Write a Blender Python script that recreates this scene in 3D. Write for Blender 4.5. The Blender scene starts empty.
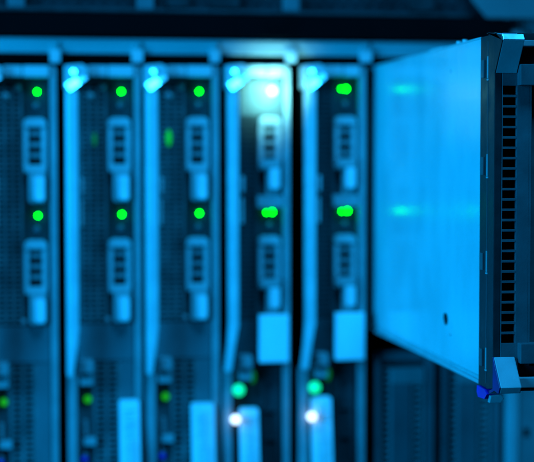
import bpy, bmesh, math, random
from mathutils import Vector, Matrix, Euler

random.seed(7)
S = bpy.context.scene
COL = S.collection

# ------------------------------------------------------------------ camera
F_PX = 1500.0                       # focal length in pixels of a 534 px wide frame
CX, CY = 267.0, 231.0
CAM = Vector((0.0, -0.975, 0.0))
YAW = math.atan2(237.0, F_PX)       # turned to the right
PITCH = math.atan2(73.0, math.hypot(F_PX, 237.0))   # tilted down
cam_d = bpy.data.cameras.new('camera')
cam = bpy.data.objects.new('camera', cam_d)
COL.objects.link(cam)
cam.location = CAM
cam.rotation_euler = Euler((math.pi / 2 - PITCH, 0, -YAW), 'XYZ')
cam_d.sensor_width = 36.0
cam_d.lens = 36.0 * F_PX / 534.0
cam_d.clip_start = 0.01
cam_d.clip_end = 50
ROT = cam.rotation_euler.to_matrix()


def at(px, py, Y):
    """point of the place that lies on the upright plane y = Y under a photo pixel"""
    d = ROT @ Vector(((px - CX) / F_PX, -(py - CY) / F_PX, -1.0))
    t = (Y - CAM.y) / d.y
    return CAM + d * t


def depth_for(px, X):
    """y at which the upright plane x = X is seen in pixel column px (at mid height)"""
    d = ROT @ Vector(((px - CX) / F_PX, 0, -1.0))
    return CAM.y + d.y * (X - CAM.x) / d.x


cam_d.dof.use_dof = True
cam_d.dof.aperture_fstop = 6.0
cam_d.dof.aperture_blades = 0
S.camera = cam

# ------------------------------------------------------------------ world, lamps, exposure
S.view_settings.view_transform = 'Standard'
S.view_settings.look = 'None'
S.view_settings.exposure = 0.0
S.view_settings.gamma = 1.0
S.cycles.use_denoising = True
S.cycles.max_bounces = 6
S.cycles.sample_clamp_indirect = 4.0

W = bpy.data.worlds.new('World')
S.world = W
W.use_nodes = True
wb = W.node_tree.nodes['Background']
wb.inputs[0].default_value = (0.0, 0.16, 0.5, 1)
wb.inputs[1].default_value = 0.018


def area(name, loc, target, size, power, color, size_y=None):
    l = bpy.data.lights.new(name, 'AREA')
    l.energy = power
    l.color = color
    l.size = size
    if size_y:
        l.shape = 'RECTANGLE'
        l.size_y = size_y
    o = bpy.data.objects.new(name, l)
    COL.objects.link(o)
    o.location = loc
    o.rotation_euler = (Vector(target) - Vector(loc)).to_track_quat('-Z', 'Y').to_euler()
    return o


BLUE = (0.0005, 0.37, 1.0)
area('key_lamp', (-0.95, -0.62, 0.10), (0.15, -0.05, 0.0), 0.55, 34.0, BLUE, 0.6)
area('top_lamp', (0.2, -0.55, 0.75), (0.12, 0, 0.0), 0.2, 12, (0.013, 0.39, 1.0))


# ------------------------------------------------------------------ materials
def mat(name, base, rough=0.4, metal=0.0, spec=0.5, var=0.15, scale=60, stretch=(1, 1, 1), bump=0.0,
        bump_scale=400, emit=None, strength=0.0, coat=0.0, dust=0.0):
    m = bpy.data.materials.new(name)
    m.use_nodes = True
    nt = m.node_tree
    b = nt.nodes['Principled BSDF']
    b.inputs['Metallic'].default_value = metal
    b.inputs['Specular IOR Level'].default_value = spec
    b.inputs['Coat Weight'].default_value = coat
    b.inputs['Coat Roughness'].default_value = 0.12
    tc = nt.nodes.new('ShaderNodeTexCoord')
    mp = nt.nodes.new('ShaderNodeMapping')
    mp.inputs['Scale'].default_value = stretch
    nt.links.new(tc.outputs['Object'], mp.inputs[0])
    n = nt.nodes.new('ShaderNodeTexNoise')
    n.inputs['Scale'].default_value = scale
    n.inputs['Detail'].default_value = 6
    nt.links.new(mp.outputs[0], n.inputs['Vector'])
    r = nt.nodes.new('ShaderNodeMapRange')
    r.inputs['From Min'].default_value = 0.3
    r.inputs['From Max'].default_value = 0.7
    r.inputs['To Min'].default_value = 1 - var
    r.inputs['To Max'].default_value = 1 + var
    nt.links.new(n.outputs['Fac'], r.inputs['Value'])
    mx = nt.nodes.new('ShaderNodeVectorMath')
    mx.operation = 'SCALE'
    mx.inputs[0].default_value = base
    nt.links.new(r.outputs[0], mx.inputs['Scale'])
    nt.links.new(mx.outputs[0], b.inputs['Base Color'])
    r2 = nt.nodes.new('ShaderNodeMapRange')
    r2.inputs['From Min'].default_value = 0.3
    r2.inputs['From Max'].default_value = 0.7
    r2.inputs['To Min'].default_value = max(0.03, rough * 0.8)
    r2.inputs['To Max'].default_value = min(1, rough * 1.25)
    nt.links.new(n.outputs['Fac'], r2.inputs['Value'])
    nt.links.new(r2.outputs[0], b.inputs['Roughness'])
    if bump:
        n2 = nt.nodes.new('ShaderNodeTexNoise')
        n2.inputs['Scale'].default_value = bump_scale
        n2.inputs['Detail'].default_value = 4
        nt.links.new(mp.outputs[0], n2.inputs['Vector'])
        bp = nt.nodes.new('ShaderNodeBump')
        bp.inputs['Strength'].default_value = bump
        bp.inputs['Distance'].default_value = 0.0004
        nt.links.new(n2.outputs['Fac'], bp.inputs['Height'])
        nt.links.new(bp.outputs[0], b.inputs['Normal'])
    if emit:
        b.inputs['Emission Color'].default_value = (*emit, 1)
        b.inputs['Emission Strength'].default_value = strength
    return m


M = {
    'dark': mat('dark_grille_metal', (0.026, 0.033, 0.034), 0.5, 0.0, 0.3, 0.25, 90, bump=0.1),
    'mesh': mat('grille_bars', (0.12, 0.14, 0.14), 0.5, 0.0, 0.3, 0.4, 60),
    'black': mat('recess_shade_black', (0.006, 0.007, 0.008), 0.7, 0.0, 0.2),  # near-black sheet colour standing in for shade inside openings
    'plate': mat('charcoal_plate', (0.105, 0.125, 0.13), 0.45, 0.0, 0.4, 0.12, 40),
    'steel': mat('pale_painted_steel', (0.46, 0.46, 0.46), 0.27, 0.0, 0.5, 0.10, 60),
    'rim': mat('grey_painted_steel', (0.29, 0.29, 0.29), 0.4, 0.0, 0.5, 0.12, 60),
    'polished': mat('highlight_polished_steel', (0.92, 0.92, 0.92), 0.3, 1.0, 0.5, 0.05, 60),
    'caddy': mat('caddy_grey_plastic', (0.3, 0.3, 0.3), 0.4, 0.0, 0.5, 0.1, 70),
    'caddy_rim': mat('caddy_rim_plastic', (0.4, 0.4, 0.4), 0.35, 0.0, 0.5, 0.1, 70),
    'low_rung': mat('rung_plastic', (0.19, 0.2, 0.2), 0.4, 0.0, 0.5, 0.1, 70),
    'latch': mat('latch_pale_plastic', (0.66, 0.66, 0.66), 0.25, 0.0, 0.5, 0.08, 70),
    'card': mat('white_card', (0.8, 0.8, 0.8), 0.5, 0.0, 0.3, 0.06, 50),
    'panel': mat('galvanised_side_panel', (0.6, 0.6, 0.6), 0.21, 0.0, 0.75, 0.08, 32, (1, 1, 0.7), bump=0.06, bump_scale=380),
    'bezel': mat('bezel_black_plastic', (0.014, 0.017, 0.018), 0.42, 0.0, 0.35, 0.15, 90, bump=0.15, bump_scale=900),
    'bezel_face': mat('bezel_charcoal_face', (0.06, 0.072, 0.075), 0.45, 0.0, 0.5, 0.12, 90, bump=0.12, bump_scale=900),
    'wedge': mat('ejector_grey_plastic', (0.29, 0.29, 0.29), 0.45, 0.0, 0.22, 0.14, 90, bump=0.1, bump_scale=900),
    'blue_cheek': mat('dark_blue_plastic', (0.006, 0.013, 0.1), 0.4, 0.0, 0.4, 0.35, 120),
    'device': mat('rack_device_black', (0.011, 0.012, 0.014), 0.55, 0.0, 0.3, 0.3, 40),
    'bluetab': mat('blue_release_plastic', (0.006, 0.014, 0.36), 0.35, 0.0, 0.4, 0.25, 120),
    'chassis': mat('black_steel_gap_shade', (0.0015, 0.0017, 0.002), 0.7, 0.0, 0.02, 0.2, 30),  # black steel, with the shade of the gaps put into its colour
    'rail': mat('chassis_rail_steel', (0.43, 0.43, 0.43), 0.42, 0.0, 0.5, 0.12, 40, (0.4, 1, 1)),
    'blank': mat('dark_lower_blade', (0.026, 0.034, 0.036), 0.5, 0.0, 0.3, 0.15, 40),
    'post_face': mat('rack_post_face_dark', (0.17, 0.17, 0.17), 0.5, 0.0, 0.4, 0.2, 30),  # darker tone than the upright's edge flange
    'low_cover': mat('lower_blade_cover', (0.09, 0.105, 0.11), 0.45, 0.0, 0.4, 0.15, 40),
    'ear': mat('rack_ear_paint', (0.11, 0.11, 0.11), 0.5, 0.0, 0.4, 0.25, 12),
    'post': mat('rack_post_paint', (0.36, 0.36, 0.36), 0.45, 0.0, 0.4, 0.12, 30),
    'led': mat('green_led', (0.02, 0.3, 0.02), 0.2, emit=(0.0005, 0.8, 0.0008), strength=32.0, var=0),
    'led_low': mat('low_green_led', (0.02, 0.3, 0.02), 0.2, emit=(0.01, 0.42, 0.004), strength=1.0, var=0),
    'led_faint': mat('faint_green_led', (0.02, 0.2, 0.02), 0.2, emit=(0.01, 0.8, 0.08), strength=0.1, var=0),
    'led_blue': mat('deep_blue_led', (0.02, 0.02, 0.3), 0.2, emit=(0.003, 0.01, 0.8), strength=0.3, var=0),
    'led_dim': mat('dim_green_led', (0.02, 0.3, 0.02), 0.2, emit=(0.005, 1.0, 0.03), strength=0.42, var=0),
    'led_sea': mat('sea_green_led', (0.02, 0.3, 0.2), 0.2, emit=(0.001, 0.8, 0.3), strength=1.4, var=0),
    'led_white': mat('white_led', (0.8, 0.8, 0.8), 0.2, emit=(0.8, 0.93, 1.0), strength=2.0, var=0),
    'led_off': mat('unlit_led', (0.13, 0.14, 0.15), 0.2),
    'led_core': mat('flared_led', (0.8, 0.8, 0.8), 0.2, emit=(0.75, 1.0, 0.98), strength=1.7, var=0),
}


# ------------------------------------------------------------------ mesh building
class MB:
    """collects shapes; x and z in units of kx, y in mm; build() links ONE mesh object"""

    def __init__(self, k=1.0):
        self.bm = bmesh.new()
        self.k = k * 0.001

    def v(self, x, y, z):
        return Vector((x * self.k, y * 0.001, z * self.k))

    def _bevel(self, geom_verts, w):
        if w <= 0:
            return
        es = {e for v in geom_verts for e in v.link_edges}
        bmesh.ops.bevel(self.bm, geom=list(es), offset=w * 0.001, segments=2, profile=0.7, affect='EDGES',
                        clamp_overlap=True)

    def box(self, x0, x1, z0, z1, y0, y1, bev=0.3):
        return self.prism([(x0, z0), (x1, z0), (x1, z1), (x0, z1)], y0, y1, bev)

    def prism(self, pts, y0, y1, bev=0.3):
        """polygon in the x-z plane, pushed from y0 to y1"""
        n = len(pts)
        a = [self.bm.verts.new(self.v(x, y0, z)) for x, z in pts]
        b = [self.bm.verts.new(self.v(x, y1, z)) for x, z in pts]
        fs = [self.bm.faces.new(a), self.bm.faces.new(b[::-1])]
        for i in range(n):
            fs.append(self.bm.faces.new((a[i], b[i], b[(i + 1) % n], a[(i + 1) % n])))
        bmesh.ops.recalc_face_normals(self.bm, faces=fs)
        self._bevel(a + b, bev)
        return self

    def side(self, pts, x0, x1, bev=0.3):
        """polygon in the y-z plane (y mm, z units), pushed from x0 to x1"""
        n = len(pts)
        a = [self.bm.verts.new(self.v(x0, y, z)) for y, z in pts]
        b = [self.bm.verts.new(self.v(x1, y, z)) for y, z in pts]
        fs = [self.bm.faces.new(a), self.bm.faces.new(b[::-1])]
        for i in range(n):
            fs.append(self.bm.faces.new((a[i], b[i], b[(i + 1) % n], a[(i + 1) % n])))
        bmesh.ops.recalc_face_normals(self.bm, faces=fs)
        self._bevel(a + b, bev)
        return self

    def dome(self, x, z, r, y, h, squash=1.0):
        """a round lens of radius r (units) sitting on plane y, h mm tall"""
        mt = Matrix.Translation(self.v(x, y, z)) @ Matrix.Diagonal((r * self.k, h * 0.001, r * self.k * squash, 1))
        bmesh.ops.create_uvsphere(self.bm, u_segments=20, v_segments=12, radius=1.0, matrix=mt)
        return self

    def rod(self, p, q, r):
        """a round rod between two (x, y, z) points; r in mm"""
        a, b = self.v(*p), self.v(*q)
        d = b - a
        mt = Matrix.Translation((a + b) / 2) @ d.to_track_quat('Z', 'Y').to_matrix().to_4x4()
        bmesh.ops.create_cone(self.bm, cap_ends=True, segments=20, radius1=r * .001, radius2=r * .001,
                              depth=d.length, matrix=mt)
        return self

    def build(self, name, m, parent=None, smooth=False):
        me = bpy.data.meshes.new(name)
        self.bm.to_mesh(me)
        self.bm.free()
        me.materials.append(m)
        if smooth:
            for p in me.polygons:
                p.use_smooth = True
        o = bpy.data.objects.new(name, me)
        COL.objects.link(o)
        if parent:
            o.parent = parent
        return o


def thing(name, label, cat, loc, group=None):
    o = bpy.data.objects.new(name, None)
    o.empty_display_size = 0.02
    COL.objects.link(o)
    o.location = loc
    o['label'] = label
    o['category'] = cat
    if group:
        o['group'] = group
    return o


def copy_tree(o, parent=None):
    c = o.copy()
    COL.objects.link(c)
    if parent:
        c.parent = parent
    for ch in list(o.children):
        copy_tree(ch, c)
    return c


def rounded(x0, x1, z0, z1, r, corners='ttbb', n=5):
    """rectangle outline with chosen corners rounded: order (top-left, top-right, bottom-right, bottom-left) flags"""
    pts = []
    cs = [((x0 + r, z1 - r), 180, corners[0]), ((x1 - r, z1 - r), 90, corners[1]),
          ((x1 - r, z0 + r), 0, corners[2]), ((x0 + r, z0 + r), -90, corners[3])]
    sq = [(x0, z1), (x1, z1), (x1, z0), (x0, z0)]
    for i, ((cx, cz), a0, fl) in enumerate(cs):
        if fl == 'r':
            for k in range(n + 1):
                a = math.radians(a0 - 90 * k / n)
                pts.append((cx + r * math.cos(a), cz + r * math.sin(a)))
        else:
            pts.append(sq[i])
    return pts


# ------------------------------------------------------------------ chassis (blade enclosure) and rack
K = 0.645                                     # mm per photo pixel on the plane of the blade faces
X_L = at(-60, 158, 0).x * 1000
X_R = at(503, 158, 0).x * 1000
Z_T = at(30, 62, 0).z * 1000                  # top of the bays
Z_B = Z_T - 378
ch = thing('blade_enclosure', 'black steel blade enclosure with a pale top rail holding the row of upright servers',
           'server enclosure', (0, 0, Z_B * 0.001))
o = ch
zb = Z_B


def world_mb():
    return MB(1.0)


def wbuild(mb, name, m, parent, origin):
    """build a mesh given in world mm and hang it under a thing standing at origin"""
    bmesh.ops.translate(mb.bm, verts=mb.bm.verts, vec=-Vector(origin))
    return mb.build(name, m, parent)


OC = ch.location
b = world_mb()
b.box(X_L, X_R, Z_T + 0.5, Z_T + 5, 2, 560, 0.4)
wbuild(b, 'roof', M['chassis'], ch, OC)
b = world_mb()
b.box(X_L - 4, X_L, Z_B, Z_T + 5, 2, 560, 0.4)
wbuild(b, 'side_wall', M['chassis'], ch, OC)
b = world_mb()
b.box(X_R, X_R + 4, Z_B, Z_T + 5, 2, 560, 0.4)
wbuild(b, 'side_wall', M['chassis'], ch, OC)
b = world_mb()
b.box(X_L, X_R, Z_B, Z_B + 4, 2, 560, 0.4)
wbuild(b, 'floor_plate', M['chassis'], ch, OC)
b = world_mb()
b.box(X_L, X_R, Z_B + 4, Z_T + 0.5, 560, 564, 0.2)
wbuild(b, 'back_plate', M['chassis'], ch, OC)
# bright top rail with a folded lower lip
zr0, zr1 = at(30, 52.5, -0.004).z * 1000, at(30, 37.5, -0.004).z * 1000
b = world_mb()
b.box(X_L - 4, X_R + 4, zr0, zr1, -4, 1.8, 0.9)
b.box(X_L - 4, X_R + 4, zr1 - 2.0, zr1 - 0.8, -4.9, -3.9, 0.3)
b.box(X_L - 4, X_R + 4, zr0 + 0.6, zr0 + 1.8, -4.7, -3.9, 0.3)
wbuild(b, 'top_rail', M['rail'], ch, OC)
for px, w in ((55, 11), (137, 12), (214.5, 11), (290.5, 12), (365, 13)):
    c = at(px, 52, -0.004)
    b = world_mb()
    hw = w * K / 2
    b.prism([(c.x * 1000 - hw, c.z * 1000 + 1.5), (c.x * 1000 + hw, c.z * 1000 + 1.5),
             (c.x * 1000 + hw * 0.9, c.z * 1000 - 7), (c.x * 1000 - hw * 0.9, c.z * 1000 - 7)], -7.5, -4.05, 0.7)
    b.prism([(c.x * 1000 - hw * .6, c.z * 1000 + 6), (c.x * 1000 + hw * .6, c.z * 1000 + 6),
             (c.x * 1000 + hw * .6, c.z * 1000 + 1.8), (c.x * 1000 - hw * .6, c.z * 1000 + 1.8)], -5.6, -4.05, 0.4)
    wbuild(b, 'rail_tab', M['rail'], ch, OC)
# shelf between the upper and the lower half-height bays, right of the full-height blades
XD = at(371, 200, 0).x * 1000
zd = at(380, 342, 0).z * 1000
b = world_mb()
b.box(XD, X_R, zd - 3, zd, 4, 556, 0.3)
wbuild(b, 'bay_shelf', M['chassis'], ch, OC)
b = world_mb()
b.box(X_L - 4, X_R + 4, Z_B - 9, Z_B - 0.3, -4, 6, 0.9)
wbuild(b, 'bottom_rail', M['rail'], ch, OC)

# rack post on the right, with square mounting holes
XP0 = at(507, 420, -0.006).x * 1000
zp0, zp1 = Z_B - 60, Z_T + 140
rp = thing('rack_post', 'pale blue-lit rack upright with mounting holes right of the pulled-out server', 'rack post',
           (XP0 * .001, 0, zp0 * .001))
b = world_mb()
b.box(XP0, XP0 + 7, zp0, zp1, -9, 40, 0.8)           # proud left edge of the upright
wbuild(b, 'edge_flange', M['post'], rp, rp.location)
# the perforated face: strips round each hole
b = world_mb()
hx = at(527, 433, -0.008).x * 1000
hz = at(527, 433, -0.008).z * 1000
x0, x1 = XP0 + 7.2, XP0 + 46
b.box(x0, hx - 2.6, zp0, zp1, -8, -6, 0)
b.box(hx + 2.6, x1, zp0, zp1, -8, -6, 0)
zs = [hz + i * 44.45 for i in range(-8, 14) if zp0 < hz + i * 44.45 - 6 and hz + i * 44.45 + 6 < zp1]
prev = zp0
for z in zs:
    b.box(hx - 2.6, hx + 2.6, prev, z - 3.2, -8, -6, 0)
    prev = z + 3.2
b.box(hx - 2.6, hx + 2.6, prev, zp1, -8, -6, 0)
wbuild(b, 'perforated_face', M['post_face'], rp, rp.location)
b = world_mb()
b.box(XP0 + 40, XP0 + 46, zp0, zp1, -5.9, 40, 0.4)
wbuild(b, 'rear_flange', M['post'], rp, rp.location)

# the unit above: black device with three pale brackets, a lip and a rack ear
zu0, zu1 = at(30, 36.5, -0.012).z * 1000, at(30, 12, -0.012).z * 1000
XU1 = at(512, 25, -0.014).x * 1000
XU0 = X_L - 4
up = thing('rack_device', 'black rack device above the enclosure rail with pale brackets along its front', 'rack device',
           (0, 0, zu0 * .001))
b = world_mb()
b.box(XU0, XU1, zu0 + 1.5, zu1, -14, 420, 0.8)  # near-black tray, the shade of a deep gap put into its colour
wbuild(b, 'gap_shade_tray', M['chassis'], up, up.location)
b = world_mb()
b.box(XU0, at(470, 10, -0.012).x * 1000, zu1 + 0.4, zu1 + 2.8, -15, -6, 0.8)
wbuild(b, 'front_lip', M['bezel'], up, up.location)
b = world_mb()
b.box(XU0, at(478, 10, 0).x * 1000, zu1 + 0.3, zu1 + 44, -3, 420, 0.8)
for i in range(46):                                    # low louvres on the dark front
    xx = XU0 + 8 + i * 8.2
    if xx < at(455, 10, 0).x * 1000:
        b.box(xx, xx + 5, zu1 + 9, zu1 + 30, -4.6, -3.0, 0.5)
wbuild(b, 'case', M['device'], up, up.location)
for px in (16, 145.5, 292):
    c = at(px, 6, -0.012).x * 1000
    b = world_mb()
    b.box(c - 5.4, c + 5.4, zu1 + 3.2, zu1 + 34, -10, -4.7, 0.8)
    b.rod((c, -10.2, zu1 + 22), (c, -11.5, zu1 + 22), 2.4)
    wbuild(b, 'bracket', M['low_cover'], up, up.location)
for px, w in ((178, 22), (225, 30), (422, 26)):
    c = at(px, 4, -0.008).x * 1000
    b = world_mb()
    b.prism(rounded(c - w * .32, c + w * .32, zu1 + 5, zu1 + 16, 3, 'rrrr'), -7, -4.7, 0.8)
    wbuild(b, 'connector_cover', M['bezel'], up, up.location)
b = world_mb()
e0 = at(472, 2, -0.016).x * 1000
e1 = at(487, 16, -0.016).x * 1000
b.prism([(e0 - 9, zu1 + 44), (e0, zu1 + 12), (e1, zu1 + 0.3), (XP0 + 44, zu1 + 0.3), (XP0 + 44, zu1 + 44)], -16, -13.8, 0.7)
wbuild(b, 'rack_ear', M['ear'], up, up.location)


# ------------------------------------------------------------------ installed full-height blades
H = 568                                               # height in photo pixels (units of K)


def grille(b, x0, x1, z0, z1, cols, pitch, y0, y1, bar=0.34, col_bar=2.8):
    """upright and level bars round rows of openings"""
    w = (x1 - x0) / cols
    for i in range(cols + 1):
        xc = x0 + i * w
        b.box(xc - col_bar / 2, xc + col_bar / 2, z0, z1, y0, y1, 0)
    n = int((z1 - z0) / pitch)
    for j in range(n + 1):
        zc = z0 + j * (z1 - z0) / n
        b.box(x0, x1, zc - pitch * bar / 2, zc + pitch * bar / 2, y0 + 0.15, y1 - 0.1, 0)


def led(parent, x, z, r, m, name='status_led', y=-1.0, h=1.6):
    return MB(K).dome(x, z, r, y, h).build(name, M[m], parent, True)


def make_caddy(root, cx0, z_top, style):
    """drive caddy: arched slotted grip, latch below; 24 units wide"""
    c = cx0
    b = MB(K)
    w = 23
    b.prism(rounded(c, c + w, z_top - 9, z_top, 6, 'rr--'), -6, -0.5, 0.8)
    b.box(c, c + 5, z_top - 50, z_top - 9.1, -5, -0.5, 0.6)
    b.box(c + w - 5, c + w, z_top - 50, z_top - 9.1, -5, -0.5, 0.6)
    rungs = []
    for zc in (-15.5, -26.5, -37):
        rungs.append(zc)
    b.box(c + 0.5, c + w - 0.5, z_top - 54, z_top - 46.5, -5.6, -0.6, 0.8)
    cad = b.build('drive_caddy', M['caddy_rim'], root)
    for zc in rungs:
        MB(K).box(c + 5.1, c + w - 5.1, z_top + zc - 2.4, z_top + zc + 2.4, -3.6, -0.6, 0.5).build('slot_rung', M['low_rung'], cad)
    b = MB(K)
    b.box(c + 4.8, c + w - 4.8, z_top - 46, z_top - 9.2, -0.55, -0.3, 0)  # black sheet standing in for the shade inside the slots
    b.build('slot_shade', M['black'], cad)
    b = MB(K)
    if style == 'A':
        b.prism(rounded(c + 5, c + w - 1, z_top - 84, z_top - 54.2, 3, '--rr'), -6, -0.6, 0.8)
        grip = rounded(c + 10.5, c + w - 2.5, z_top - 82, z_top - 58, 3, 'rrrr')
        gy = -6.05
    else:
        b.box(c + 2, c + w - 1, z_top - 52, z_top - 43, -9, -5.7, 0.8)
        b.box(c + 8, c + w - 2, z_top - 80, z_top - 52.2, -5.6, -0.6, 0.8)
        grip = rounded(c + 10.5, c + w - 2, z_top - 73, z_top - 52.5, 3, '--rr')
        gy = -5.65
        if z_top > -100:
            b.prism(rounded(c - 2, c + w + 1.6, z_top - 92, z_top - 80.2, 2, 'rr--'), -7.5, -0.6, 0.8)
    b.build('latch', M['caddy'], cad)
    b = MB(K)
    b.prism(grip, -9.5, gy, 1.4)  # raised ridge, paler than the latch to carry its highlight
    b.build('latch_highlight', M['latch'], cad)
    return cad


def make_blade(style):
    A = style == 'A'
    root = thing('blade_server', '', 'blade server', (0, 0, 0), 'upright blade servers in the enclosure')
    rx = 69 if A else 60                              # left side of the right-hand rim
    cx = 43 if A else 35
    W_ = rx + 7
    # sheet-metal body behind the face
    b = MB(K)
    b.box(2, W_ - 1.5, -H + 2, -1.5, 3, 470, 0.5)  # near-black, so the shade between blades sits in its colour
    b.build('body', M['chassis'], root)
    # dark face
    b = MB(K)
    b.box(14, rx, -258, -12, 0.9, 2.8, 0)
    b.box(cx - 1.5, rx - 0.2, -258, -12, -0.3, 0.85, 0.2)     # plain strip carrying the drive bays
    b.build('faceplate', M['dark'] if A else M['blank'], root)
    b = MB(K)
    grille(b, 17, cx - 2.5, -256, -14, 3 if A else 2, 5.0, -1.8, 0.8)
    gr = b.build('grille', M['mesh' if A else 'blank'], root)
    b = MB(K)
    b.box(17.5, cx - 3, -255.5, -14.5, 0.6, 0.86, 0)  # black sheet put in for the shade behind the openings
    b.build('grille_shade', M['black'], gr)
    # right rim with a rounded top corner, top bar in two lengths
    b = MB(K)
    b.prism(rounded(rx + 0.5, rx + 6.7, -H, -0.5, 5, '-r--'), -7, 2.5, 0.9)
    b.build('side_rim', M['rim'], root)
    b = MB(K)
    b.box(24, 42.4, -11.5, -1, -9, 2.5, 0.9)
    b.box(43.2, rx - 0.3, -12, -0.8, -9, 2.5, 0.9)
    b.build('top_bar', M['rail'] if A else M['steel'], root)
    # ejector lever: long pale strip, tapered and bent at the foot, with a hinge at the head
    b = MB(K)
    if A:
        pts = [(0.8, -24), (12, -24), (13, -30), (13, -262), (11, -282), (7, -309), (1, -309), (1, -282)]
    else:
        pts = [(1.2, -24), (11, -24), (12, -30), (12, -262), (9.5, -276), (5, -309), (-2.5, -309), (1, -282), (2.2, -262)]
    b.prism(pts, -20, -9, 3.2)
    b.box(15.2, 18.5, -128, -112, -14, -9, 0.6)
    b.box(15.2, 18, -160, -134, -12, -8, 0.6)
    for v in b.bm.verts:                               # the front of the lever leans back to its left
        if v.co.y < -0.0155:
            t = min(1, max(0, (13.5 * K * .001 - v.co.x) / (13.5 * K * .001)))
            v.co.y += 0.0022 * t
    lev = b.build('ejector_lever', M['steel'], root)
    b = MB(K)
    b.prism([(0, -1.5), (17, 0), (23.5, -3), (23.5, -10), (6, -25), (0, -25)], -15, 1, 1.4)
    b.build('hinge_block', M['steel'], lev)
    for pts, nm, mm in (([(1.0, -20.5), (5.4, -27.3), (15.2, -19.8), (11.5, -14.2)], 'hinge_edge_glint', 'polished'),
                        ([(11.8, -14.0), (15.5, -19.5), (23, -13.8), (20.4, -9.8)], 'hinge_edge_dull', 'latch')):  # one edge in two materials, split where its highlight fades
        b = MB(K)
        b.prism(pts, -17.0, -15.1, 0)
        for v in b.bm.verts:                           # front leans back towards the top, angled to throw the lamp's highlight
            if v.co.y < -0.016:
                v.co.y = -0.0212 + 0.46 * (v.co.z + 0.018) + (0.09 if A else -0.05) * v.co.x
                v.co.y = min(v.co.y, -0.0153)
        b.build(nm, M[mm], lev)
    b = MB(K)
    b.rod((8.4, -14.6, -9.4), (8.8 if A else 8.2, -16.6, -8.0), 1.5)
    b.build('pivot_screw', M['polished'], lev)
    # lower rim on the left, and the catch at the lever foot
    b = MB(K)
    b.box(2 if A else -2, 11 if A else 7, -H, -310, -9, 2.5, 0.9)
    b.build('lower_rim', M['rim'], root)
    b = MB(K)
    b.box(15.3, 27, -306, -294, -13, -0.5, 0.9)
    b.box(14, 27, -319, -307, -10, -0.5, 0.9)
    b.build('lever_catch', M['caddy'], root)
    # drive caddies
    make_caddy(root, cx, -52, style)
    make_caddy(root, cx, -173, style)
    # lamps of the drives
    lx = cx + 14 if A else cx + 13
    led(root, lx - 1, -40, 3.2, 'led_off', 'dark_led', h=1.2)
    led(root, lx - 1, -163, 3.2, 'led_off', 'dark_led', h=1.2)
    if A:
        led(root, lx, -26, 1.7, 'led')
        led(root, lx, -149, 1.7, 'led')
        for sx, sz, sr in ((37.5, -22, 3.4), (26, -31, 3.6), (cx - 1, -255, 3.2)):
            led(root, sx, sz, sr, 'caddy', 'face_screw', y=-1.6, h=1.5)
    else:
        led(root, lx + 2, -149, 1.9, 'led')
        led(root, lx - 4, -149.5, 1.3, 'led')
    # lower half
    b = MB(K)
    b.box(12.5 if A else 12.5, rx - 0.3, -296, -259, -2.2, 2.5, 0.5)
    b.box(11.2, rx - 0.3, -H, -296.2, 0.6, 2.5, 0)
    if A:
        b.box(54, rx - 0.3, -H, -296.3, -1.6, 0.5, 0.4)
    b.build('blank_panel', M['plate'] if A else M['blank'], root)
    if A:
        b = MB(K)
        grille(b, 29, 53, -H + 2, -298, 2, 5.6, -1.6, 0.5, 0.4, 3.4)
        b.build('lower_grille', M['mesh'], root)
        b = MB(K)
        b.box(29.5, 52.5, -H + 3, -299, 0.2, 0.45, 0)  # black sheet as the shade behind the lower openings
        b.build('lower_shade', M['black'], root)
        led(root, 18, -395, 3.4, 'led_blue', 'network_led', y=-4.2)
        led(root, 22, -335, 3.6, 'led_low', y=-1.2)
        b = MB(K)
        b.box(17, 21.5, -371, -356, -4, 0.4, 0.5)
        b.box(17, 30, -381, -373, -6, 0.4, 0.7)
        b.box(17, 21.5, -420, -388, -3.5, 0.4, 0.5)
        b.build('port_cover', M['caddy'], root)
    else:
        b = MB(K)
        b.box(34, 64.5, -301, -252.5, -13, -7.2, 0.9)
        b.box(36, 59, -299, -254, -7.1, -2.3, 0.3)
        b.build('white_label', M['card'], root)
        # port block with framed sockets at the lower right
        b = MB(K)
        b.box(36, 59, -H, -305, -1.2, 0.5, 0.4)
        for z in (-322, -352, -382, -412, -442):
            b.box(39, 57, z - 1.4, z + 1.4, -3, -1.25, 0.3)
            b.box(39, 42, z - 26, z - 1.6, -3, -1.25, 0.3)
            b.box(54, 57, z - 26, z - 1.6, -3, -1.25, 0.3)
        b.build('port_block', M['blank'], root)
        led(root, 13.5, -329, 6.0, 'led_sea', 'power_led', y=-9.5, h=3.5)
        led(root, 9.5, -358, 4.6, 'led_white', 'locator_led', y=-13, h=3.5)
        b = MB(K)
        b.dome(30, -318, 3.0, -0.9, 1.0, 2.2)
        b.build('inner_led', M['led_faint'], root, True)
    return root


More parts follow.
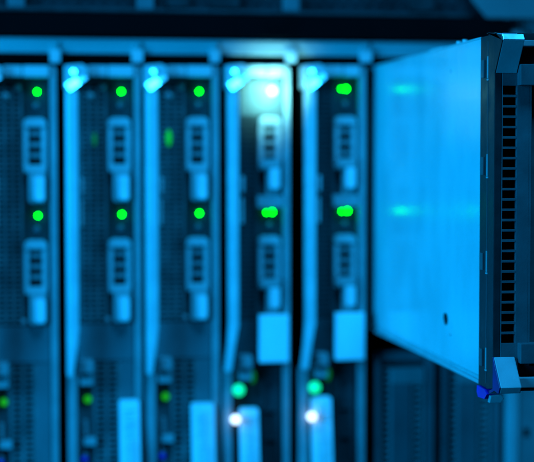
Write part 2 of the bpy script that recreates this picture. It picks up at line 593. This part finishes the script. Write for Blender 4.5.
def pull_tab(root, x0, x1, ztop, zbot):
    b = MB(K)
    b.prism(rounded(x0, x1, zbot, ztop, 3, 'rr--'), -8.5, -4.5, 0.8)
    for v in b.bm.verts:                               # the tab hangs a little away from the face
        v.co.y -= (ztop * K * .001 - v.co.z) * 0.16
    t = b.build('pull_tab', M['card'], root)
    b = MB(K)
    xm = (x0 + x1) / 2
    w = (x1 - x0) * 0.28
    b.prism(rounded(xm - w, xm + w, zbot + 6, ztop - 42, 3, 'rr--'), -9.1, -8.55, 0.25)
    for v in b.bm.verts:
        v.co.y -= (ztop * K * .001 - v.co.z) * 0.16
    b.build('tab_insert', M['latch'], t)
    b = MB(K)
    rnd = random.Random(int(x0 * 7))
    z = ztop - 9
    while z > ztop - 110:
        hh = rnd.choice((1.2, 2.0, 3.2))
        b.box(xm - w * rnd.uniform(.5, 1), xm + w * rnd.uniform(.5, 1), z - hh, z, -9.35, -9.2, 0)
        z -= hh + rnd.uniform(1.5, 3.5)
    for v in b.bm.verts:
        v.co.y -= (ztop * K * .001 - v.co.z) * 0.16
    b.build('tab_marking', M['latch'], t)
    b = MB(K)
    b.box(xm - w * .8, xm + w * .8, zbot + 4, ztop - 10, -4.4, 0.4, 0.3)
    b.build('tab_stem', M['caddy'], t)


def place(o, px_left, label):
    y = -0.009
    p = at(px_left, 65, y)
    o.location = (p.x, 0, at(px_left, 65, 0).z)
    o['label'] = label


protoA = make_blade('A')
protoB = make_blade('B')
bl2, bl4 = protoA, protoB
bl3, bl1 = copy_tree(protoA), copy_tree(protoA)
bl5 = copy_tree(protoB)
place(bl1, -22, 'leftmost upright blade server, its pale lever hidden by the edge of the photo')
place(bl2, 64, 'second upright blade server from the left, broad black gap on its left side')
place(bl3, 143.5, 'middle one of the five upright blade servers, brightest green glow in its dark grille')
place(bl4, 225, 'upright blade server with the status lamp enlarged to a white flare at its top')
place(bl5, 302, 'upright blade server directly left of the pulled-out one, with white label and two lower lamps')
pull_tab(bl2, 53, 73, -335, -520)
pull_tab(bl3, 47, 70, -341, -520)
pull_tab(bl4, 14.5, 34, -348, -520)
pull_tab(bl5, 10, 31, -339, -520)
for o_, x_, z_, m_ in ((bl3, 26, -73, 'led_dim'), (bl2, 30, -74, 'led_faint')):
    MB(K).dome(x_, z_, 2.2 if m_ == 'led_faint' else 2.8, -1.6, 1.0, 3.0).build('inner_led', M[m_], o_, True)
# top lamps of the two right-hand blades
led(bl5, 48, -24, 1.9, 'led')
led(bl5, 43, -24, 1.2, 'led')
led(bl4, 49, -26, 5.0, 'led_core', 'flared_led', -4, 3)  # status LED enlarged and whitened to stand in for lens flare
b = MB(K)
b.box(16.5, 59.6, -51.5, -13, -2.6, -1.85, 0.3)  # plate added to catch the glow of the flare spot
b.build('flare_glow_plate', M['bezel_face'], bl4)
pl = bpy.data.lights.new('flare_spot', 'SPOT')
pl.energy = 0.3
pl.spot_size = math.radians(120)
pl.spot_blend = 1.0
pl.color = (0.24, 0.95, 0.92)
pl.shadow_soft_size = 0.004
plo = bpy.data.objects.new('flare_spot', pl)
COL.objects.link(plo)
plo.parent = bl4
plo.location = (49 * K * .001, -0.034, -26 * K * .001)
plo.rotation_euler = (math.pi / 2, 0, 0)              # added spot, lights the blade face in place of a flare halo

# ------------------------------------------------------------------ half-height blades below the pulled-out one
def make_half():
    root = thing('half_blade', '', 'blade server', (0, 0, 0), 'half-height blade servers under the pulled-out one')
    hh = 300
    b = MB(K)
    b.box(1, 62, -hh, -1, 3, 470, 0.5)
    b.build('body', M['blank'], root)
    b = MB(K)
    b.prism(rounded(0, 63, -hh, 0, 7, 'rr--'), 0.5, 2.9, 0.4)
    b.build('faceplate', M['blank'], root)
    b = MB(K)
    b.prism(rounded(0, 5, -hh, 0, 4.5, 'r---'), -7, 0.4, 0.9)
    b.box(5.1, 52, -11, -0.5, -6, 0.4, 0.9)
    b.prism(rounded(54, 63, -hh, 0, 6, '-r--'), -7, 0.4, 0.9)
    b.build('frame', M['low_cover'], root)
    b = MB(K)
    b.prism(rounded(17, 52, -34, -17, 3, 'rr--'), -7, 0.4, 0.9)
    b.build('cover_cap', M['low_rung'], root)
    b = MB(K)
    b.box(17, 38, -hh, -34.2, -6, 0.4, 0.7)
    b.build('cover_panel', M['low_cover'], root)
    for x in (5.5, 39.5):
        b = MB(K)
        grille(b, x + 1, x + 11, -hh, -36 if x > 20 else -18, 1, 6.4, -5.6, 0.4, 0.42, 1.2)
        b.build('slot_column', M['low_rung'], root)
        b = MB(K)
        b.box(x + 2, x + 10, -hh + 1, -37 if x > 20 else -19, 0.1, 0.35, 0)  # black sheet as the shade behind the slot column
        b.build('slot_shade', M['black'], root)
    return root


h1 = make_half()
h2 = copy_tree(h1)
for h, px, lab in ((h1, 375, 'dark half-height blade server under the pulled-out one, beside the row of lit blades'),
                   (h2, 442, 'dark half-height blade server under the pulled-out one, beside the rack upright')):
    p = at(px, 351, 0.0)
    h.location = (p.x, 0.004, p.z)
    h['label'] = lab

# ------------------------------------------------------------------ the pulled-out blade
XS = at(374, 158, 0).x                                # plane of its left side
YB = depth_for(480, XS)                               # rear of the bezel
YF = depth_for(495, XS)                               # front of the bezel
ZT = at(378, 67.5, 0).z
ZBT = at(378, 330.5, 0).z
cam_d.dof.focus_distance = (ROT.transposed() @ (Vector((XS, YF - 0.0, 0)) - CAM)).z * -1
out = thing('blade_server', 'half-height blade server pulled out of the enclosure, bare metal side and slotted black bezel',
            'blade server', (XS, YB, ZBT), 'upright blade servers in the enclosure')
ORG = Vector((XS, YB, ZBT))
yb, yf = 0.0, (YF - YB) * 1000                        # local mm, front is negative
hgt = (ZT - ZBT) * 1000
WID = 51.0


def loc_pt(px, py, ylocal):
    """local mm of a pixel on the upright plane at local depth ylocal"""
    p = at(px, py, YB + ylocal * .001) - ORG
    return p.x * 1000, p.z * 1000


def side_z(py, px):
    """local z (mm) of a pixel lying on the blade's left side"""
    Y = depth_for(px, XS)
    return (at(px, py, Y) - ORG).z * 1000


back = 470 - YB * 1000 - 40 - 235
b = MB(1)
b.box(0.6, WID - 0.6, 4.6, hgt - 1.0, 0.2, 460, 0.5)
b.build('body', M['rim'], out)
# left side sheet, with the round hole left open
hy = (depth_for(446, XS) - YB) * 1000
hz = side_z(319, 446)
hr_y, hr_z = 5.0, 3.5
b = MB(1)
zlo, zhi = 4.2, hgt
n = 24
ring, out_ring = [], []
bm = b.bm
c_ring = []
for i in range(n):
    a = 2 * math.pi * i / n
    c_ring.append((hy + hr_y * math.cos(a), hz + hr_z * math.sin(a)))
def sheet(y0, y1, z0, z1, x=-0.0, th=0.9):
    b.side([(y0, z0), (y1, z0), (y1, z1), (y0, z1)], x, x + th, 0)
S2 = 8.0
sheet(0.3, hy - S2, zlo, zhi)
sheet(hy + S2, 458, zlo, zhi)
sheet(hy - S2, hy + S2, hz + S2, zhi)
sheet(hy - S2, hy + S2, zlo, hz - S2)
# square patch with the hole through it
sq = []
for (y, z) in c_ring:
    dy, dz = y - hy, z - hz
    dy, dz = dy / hr_y, dz / hr_z
    f = S2 / max(abs(dy), abs(dz))
    sq.append((hy + dy * f, hz + dz * f))
# exact corners
for i in range(n):
    for sgy in (-1, 1):
        for sgz in (-1, 1):
            pass
vi = [bm.verts.new(b.v(0, y, z)) for y, z in c_ring]
vo = [bm.verts.new(b.v(0, y, z)) for y, z in sq]
vd = [bm.verts.new(b.v(0.9, y, z)) for y, z in c_ring]
fs = []
for i in range(n):
    j = (i + 1) % n
    fs.append(bm.faces.new((vi[i], vi[j], vo[j], vo[i])))
    fs.append(bm.faces.new((vi[j], vi[i], vd[i], vd[j])))
bmesh.ops.recalc_face_normals(bm, faces=fs)
side = b.build('side_panel', M['panel'], out)
b = MB(1)
b.side([(hy - 5, hz - 5), (hy + 5, hz - 5), (hy + 5, hz + 5), (hy - 5, hz + 5)], 0.45, 0.58, 0)  # black sheet behind the hole, standing in for its inner shade
b.build('hole_shade', M['black'], side)
for px, py in ((450, 71), (451, 334)):
    Y = depth_for(px, XS)
    z = (at(px, py, Y) - ORG).z * 1000
    b = MB(1)
    b.rod((-0.45, (Y - YB) * 1000, z), (0.3, (Y - YB) * 1000, z), 1.0)
    b.build('rivet', M['rail'], side)
# folded lower flange, small tab on it
b = MB(1)
b.side([(0.4, 0), (458, 0), (458, 3.6), (0.4, 3.6)], 0.9, 3.0, 0.3)
b.side([(0.4, -0.2), (458, -0.2), (458, 1.6), (0.4, 1.6)], -0.4, 0.85, 0.3)
ty = (depth_for(452, XS) - YB) * 1000
b.build('lower_flange', M['rail'], out)
# lid and the two little nubs on its edge
b = MB(1)
b.box(-0.5, WID, hgt + 0.02, hgt + 1.0, 0.4, 458, 0.3)
for px in (455, 461):
    ny = (depth_for(px, XS) - YB) * 1000
    b.rod((1.5, ny, hgt + 0.8), (1.5, ny, hgt + 2.4), 1.3)
ny = (depth_for(440, XS) - YB) * 1000
b.box(0.2, 4, hgt + 1.0, hgt + 1.8, ny, ny + 26, 0.2)
b.build('lid', M['rail'], out)

# bezel: rear collar, front collar, slotted face
ym = (depth_for(488, XS) - YB) * 1000
b = MB(1)
b.box(-0.25, WID + 0.25, -0.5, hgt + 0.9, ym + 0.25, 0.2, 0.5)
b.build('bezel_collar', M['bezel'], out)
b = MB(1)
b.side([(yf + 0.5, 1.0), (ym, -0.8), (ym, hgt + 1.6), (yf + 0.5, hgt + 0.8)], -0.5, 3.2, 0.5)
b.side([(yf + 0.5, 1.0), (ym, -0.8), (ym, hgt + 1.6), (yf + 0.5, hgt + 0.8)], WID - 3.2, WID + 0.5, 0.5)
b.box(3.25, WID - 3.25, hgt - 3.5, hgt + 1.4, yf, ym, 0.6)
b.box(3.25, WID - 3.25, -0.6, 3.5, yf, ym, 0.6)
b.build('bezel_frame', M['bezel'], out)
# clips on the collar
for py0, py1 in ((60, 78), (157, 175), (253, 270), (349, 366)):
    b = MB(1)
    z0, z1 = side_z(py1, 484), side_z(py0, 484)
    ya, yc = (depth_for(481.3, XS) - YB) * 1000, (depth_for(484.3, XS) - YB) * 1000
    b.side([(yc, z0), (ya, z0), (ya, z1), (yc, z1)], -1.0, -0.3, 0.25)
    b.build('collar_clip', M['bezel_face'], out)
    b = MB(1)
    b.side([(yc - 6.6, z0 - 0.5), (yc - 5.4, z0 - 0.5), (yc - 5.4, z1 + 1.5), (yc - 6.6, z1 + 1.5)], -0.9, -0.3, 0.2)
    b.side([(yc - 7.4, z0 - 1.6), (yc - 4.8, z0 - 1.6), (yc - 4.8, z0 - 0.7), (yc - 7.4, z0 - 0.7)], -0.9, -0.3, 0.2)
    b.build('clip_edge', M['rim'], out)
# thin raised seam
b = MB(1)
b.side([(ym - 0.2, 2), (ym + 0.35, 2), (ym + 0.35, hgt - 2), (ym - 0.2, hgt - 2)], -0.75, 0.2, 0.15)
b.build('bezel_seam', M['bezel_face'], out)

sx0 = loc_pt(502.5, 200, yf)[0]
sx1 = loc_pt(516.5, 200, yf)[0]
zs0 = loc_pt(505, 343.5, yf)[1]
zs1 = loc_pt(505, 85.5, yf)[1]
NS = 25
pz = (zs1 - zs0) / NS
b = MB(1)
for xa, xb in ((3.3, sx0), (sx1, sx1 + 6.3), (WID - sx1 - 6.3, WID - sx1), (WID - sx0, WID - 3.3)):
    b.box(xa, xb, 3.6, hgt - 3.6, yf + 0.3, yf + 3, 0.2)
for xa, xb in ((sx0, sx1), (WID - sx1, WID - sx0)):
    b.box(xa, xb, 3.6, zs0, yf + 0.31, yf + 3, 0)
    b.box(xa, xb, zs1, hgt - 3.6, yf + 0.31, yf + 3, 0)
    for i in range(1, NS):
        b.box(xa, xb, zs0 + i * pz - 0.58, zs0 + i * pz + 0.58, yf + 0.31, yf + 2.6, 0.15)
b.box(sx1 + 6.3, WID - sx1 - 6.3, 3.6, hgt - 3.6, yf + 3.6, yf + 5.5, 0.3)
b.side([(yf + 0.35, 3.6), (yf + 3.6, 3.6), (yf + 3.6, hgt - 3.6), (yf + 0.35, hgt - 3.6)], sx1 + 6.2, sx1 + 7.6, 0.2)
b.side([(yf + 0.35, 3.6), (yf + 3.6, 3.6), (yf + 3.6, hgt - 3.6), (yf + 0.35, hgt - 3.6)], WID - sx1 - 7.6, WID - sx1 - 6.2, 0.2)
face = b.build('bezel_face', M['bezel_face'], out)
b = MB(1)
for xa, xb in ((sx0, sx1), (WID - sx1, WID - sx0)):
    b.box(xa - 0.6, xb + 0.6, zs0 - 1, zs1 + 1, yf + 7.5, yf + 8, 0)  # black sheets standing in for the shade behind the vents
b.build('slot_shade', M['black'], face)
# grip blocks above and below the grille
for pa, pb in ((64, 85), (344, 364)):
    yy = yf - 5
    bx0, zt_ = loc_pt(521, pa, yy)
    zb_ = loc_pt(521, pb, yy)[1]
    b = MB(1)
    b.box(bx0, WID - bx0, zb_, zt_, yy, yf + 3, 0.45)
    b.build('grip_block', M['bezel_face'], out)
# flat black plates for the shade in the hollows beyond the grip blocks
for pa, pb in ((47, 63), (366, 378)):
    hx0, zt_ = loc_pt(518, pa, yf)
    zb_ = loc_pt(518, pb, yf)[1]
    b = MB(1)
    b.box(hx0, WID - hx0, zb_, zt_, yf - 0.6, yf + 0.2, 0.2)
    b.build('hollow_shade', M['black'], out)

# ejector wedges at the corners
w0 = 0.0
pr = 11.5                                            # how far the lip stands proud of the bezel
def wedge(mirror, x0, x1):
    if not mirror:
        zf = loc_pt(497, 73, yf)[1]
        zl = loc_pt(503, 40, yf - pr)[1]
        zt = loc_pt(500, 34.3, yf - pr + 1.9)[1]
        prof = [(yf - 0.05, zf), (yf - pr, zl), (yf - pr + 1.9, zt), (ym + 2, hgt + 2.2), (ym + 2, hgt + 1.7), (yf - 0.05, hgt + 1.0)]
    else:
        zf = loc_pt(494, 357, yf)[1]
        zl = loc_pt(502, 388, yf - pr)[1]
        zn = loc_pt(499, 393, yf - 6)[1]
        zt = loc_pt(497, 399, yf - 4)[1]
        prof = [(yf - 0.05, zf), (yf - pr, zl), (yf - pr + 2, zl - 3.2), (yf - 3, zl - 2.6), (yf + 6, -2.6), (yf + 6, -0.9), (yf - 0.05, 0.9)]
    return prof
for mirror in (False, True):
    prof = wedge(mirror, 0, 0)
    for xa, xb in ((-0.2, 10.5), (WID - 10.5, WID + 0.2)):
        b = MB(1)
        b.side(prof, xa, xb, 0.5)
        wo = b.build('ejector_wedge', M['wedge'], out)
        # black cheek closing the outer flank
        b = MB(1)
        xo = (-0.75, -0.25) if xa < 1 else (WID + 0.25, WID + 0.75)
        b.side(prof, xo[0], xo[1], 0.1)
        b.build('cheek', M['blue_cheek' if mirror else 'bezel'], wo)
        if not mirror:
            b = MB(1)                                 # polished cap added to give the lip's sloping top its highlight
            (ya, za), (yc, zc) = prof[1], prof[2]
            b.side([(ya - 0.25, za + 0.5), (yc - 0.25, zc + 0.25), (yc + 0.4, zc - 0.2), (ya + 0.4, za + 0.05)], xa + 0.1, xb - 0.1, 0.05)
            b.build('lip_highlight', M['polished'], wo)
    # rail joining the two wedges
    if not mirror:
        z1 = loc_pt(525, 40, yf - 6)[1]
        z0 = loc_pt(525, 46, yf - 6)[1]
    else:
        z1 = loc_pt(525, 378, yf - 6)[1]
        z0 = loc_pt(525, 388, yf - 6)[1]
    b = MB(1)
    b.box(10.6, WID - 10.6, z0, z1, yf - 6, yf - 0.7, 0.5)
    b.build('cross_rail', M['wedge'], out)
# blue release tongue under the bezel, at the foot of the lower wedge
zt = loc_pt(485, 398, ym * 0.5)[1]
zn = loc_pt(490, 393, ym)[1]
zl = loc_pt(495, 400, ym)[1]
b = MB(1)
b.side([(ym + 0.2, -1.0), (ym - 4, -2.8), (ym - 4, zn), (ym + 0.2, zl + 0.6), (-2.5, zt), (-0.2, zt + 2.4), (-0.8, -0.8)], -1.3, 5.5, 0.5)
b.build('release_tongue', M['bluetab'], out)
b = MB(1)
b.prism([(-1.0, zl - 0.2), (5.2, zl - 0.2), (6.6, zl + 1.8), (5.4, zn + 0.3), (-0.2, zn - 0.4)], ym - 7.5, ym - 4.2, 0.4)
b.build('tongue_foot', M['wedge'], out)
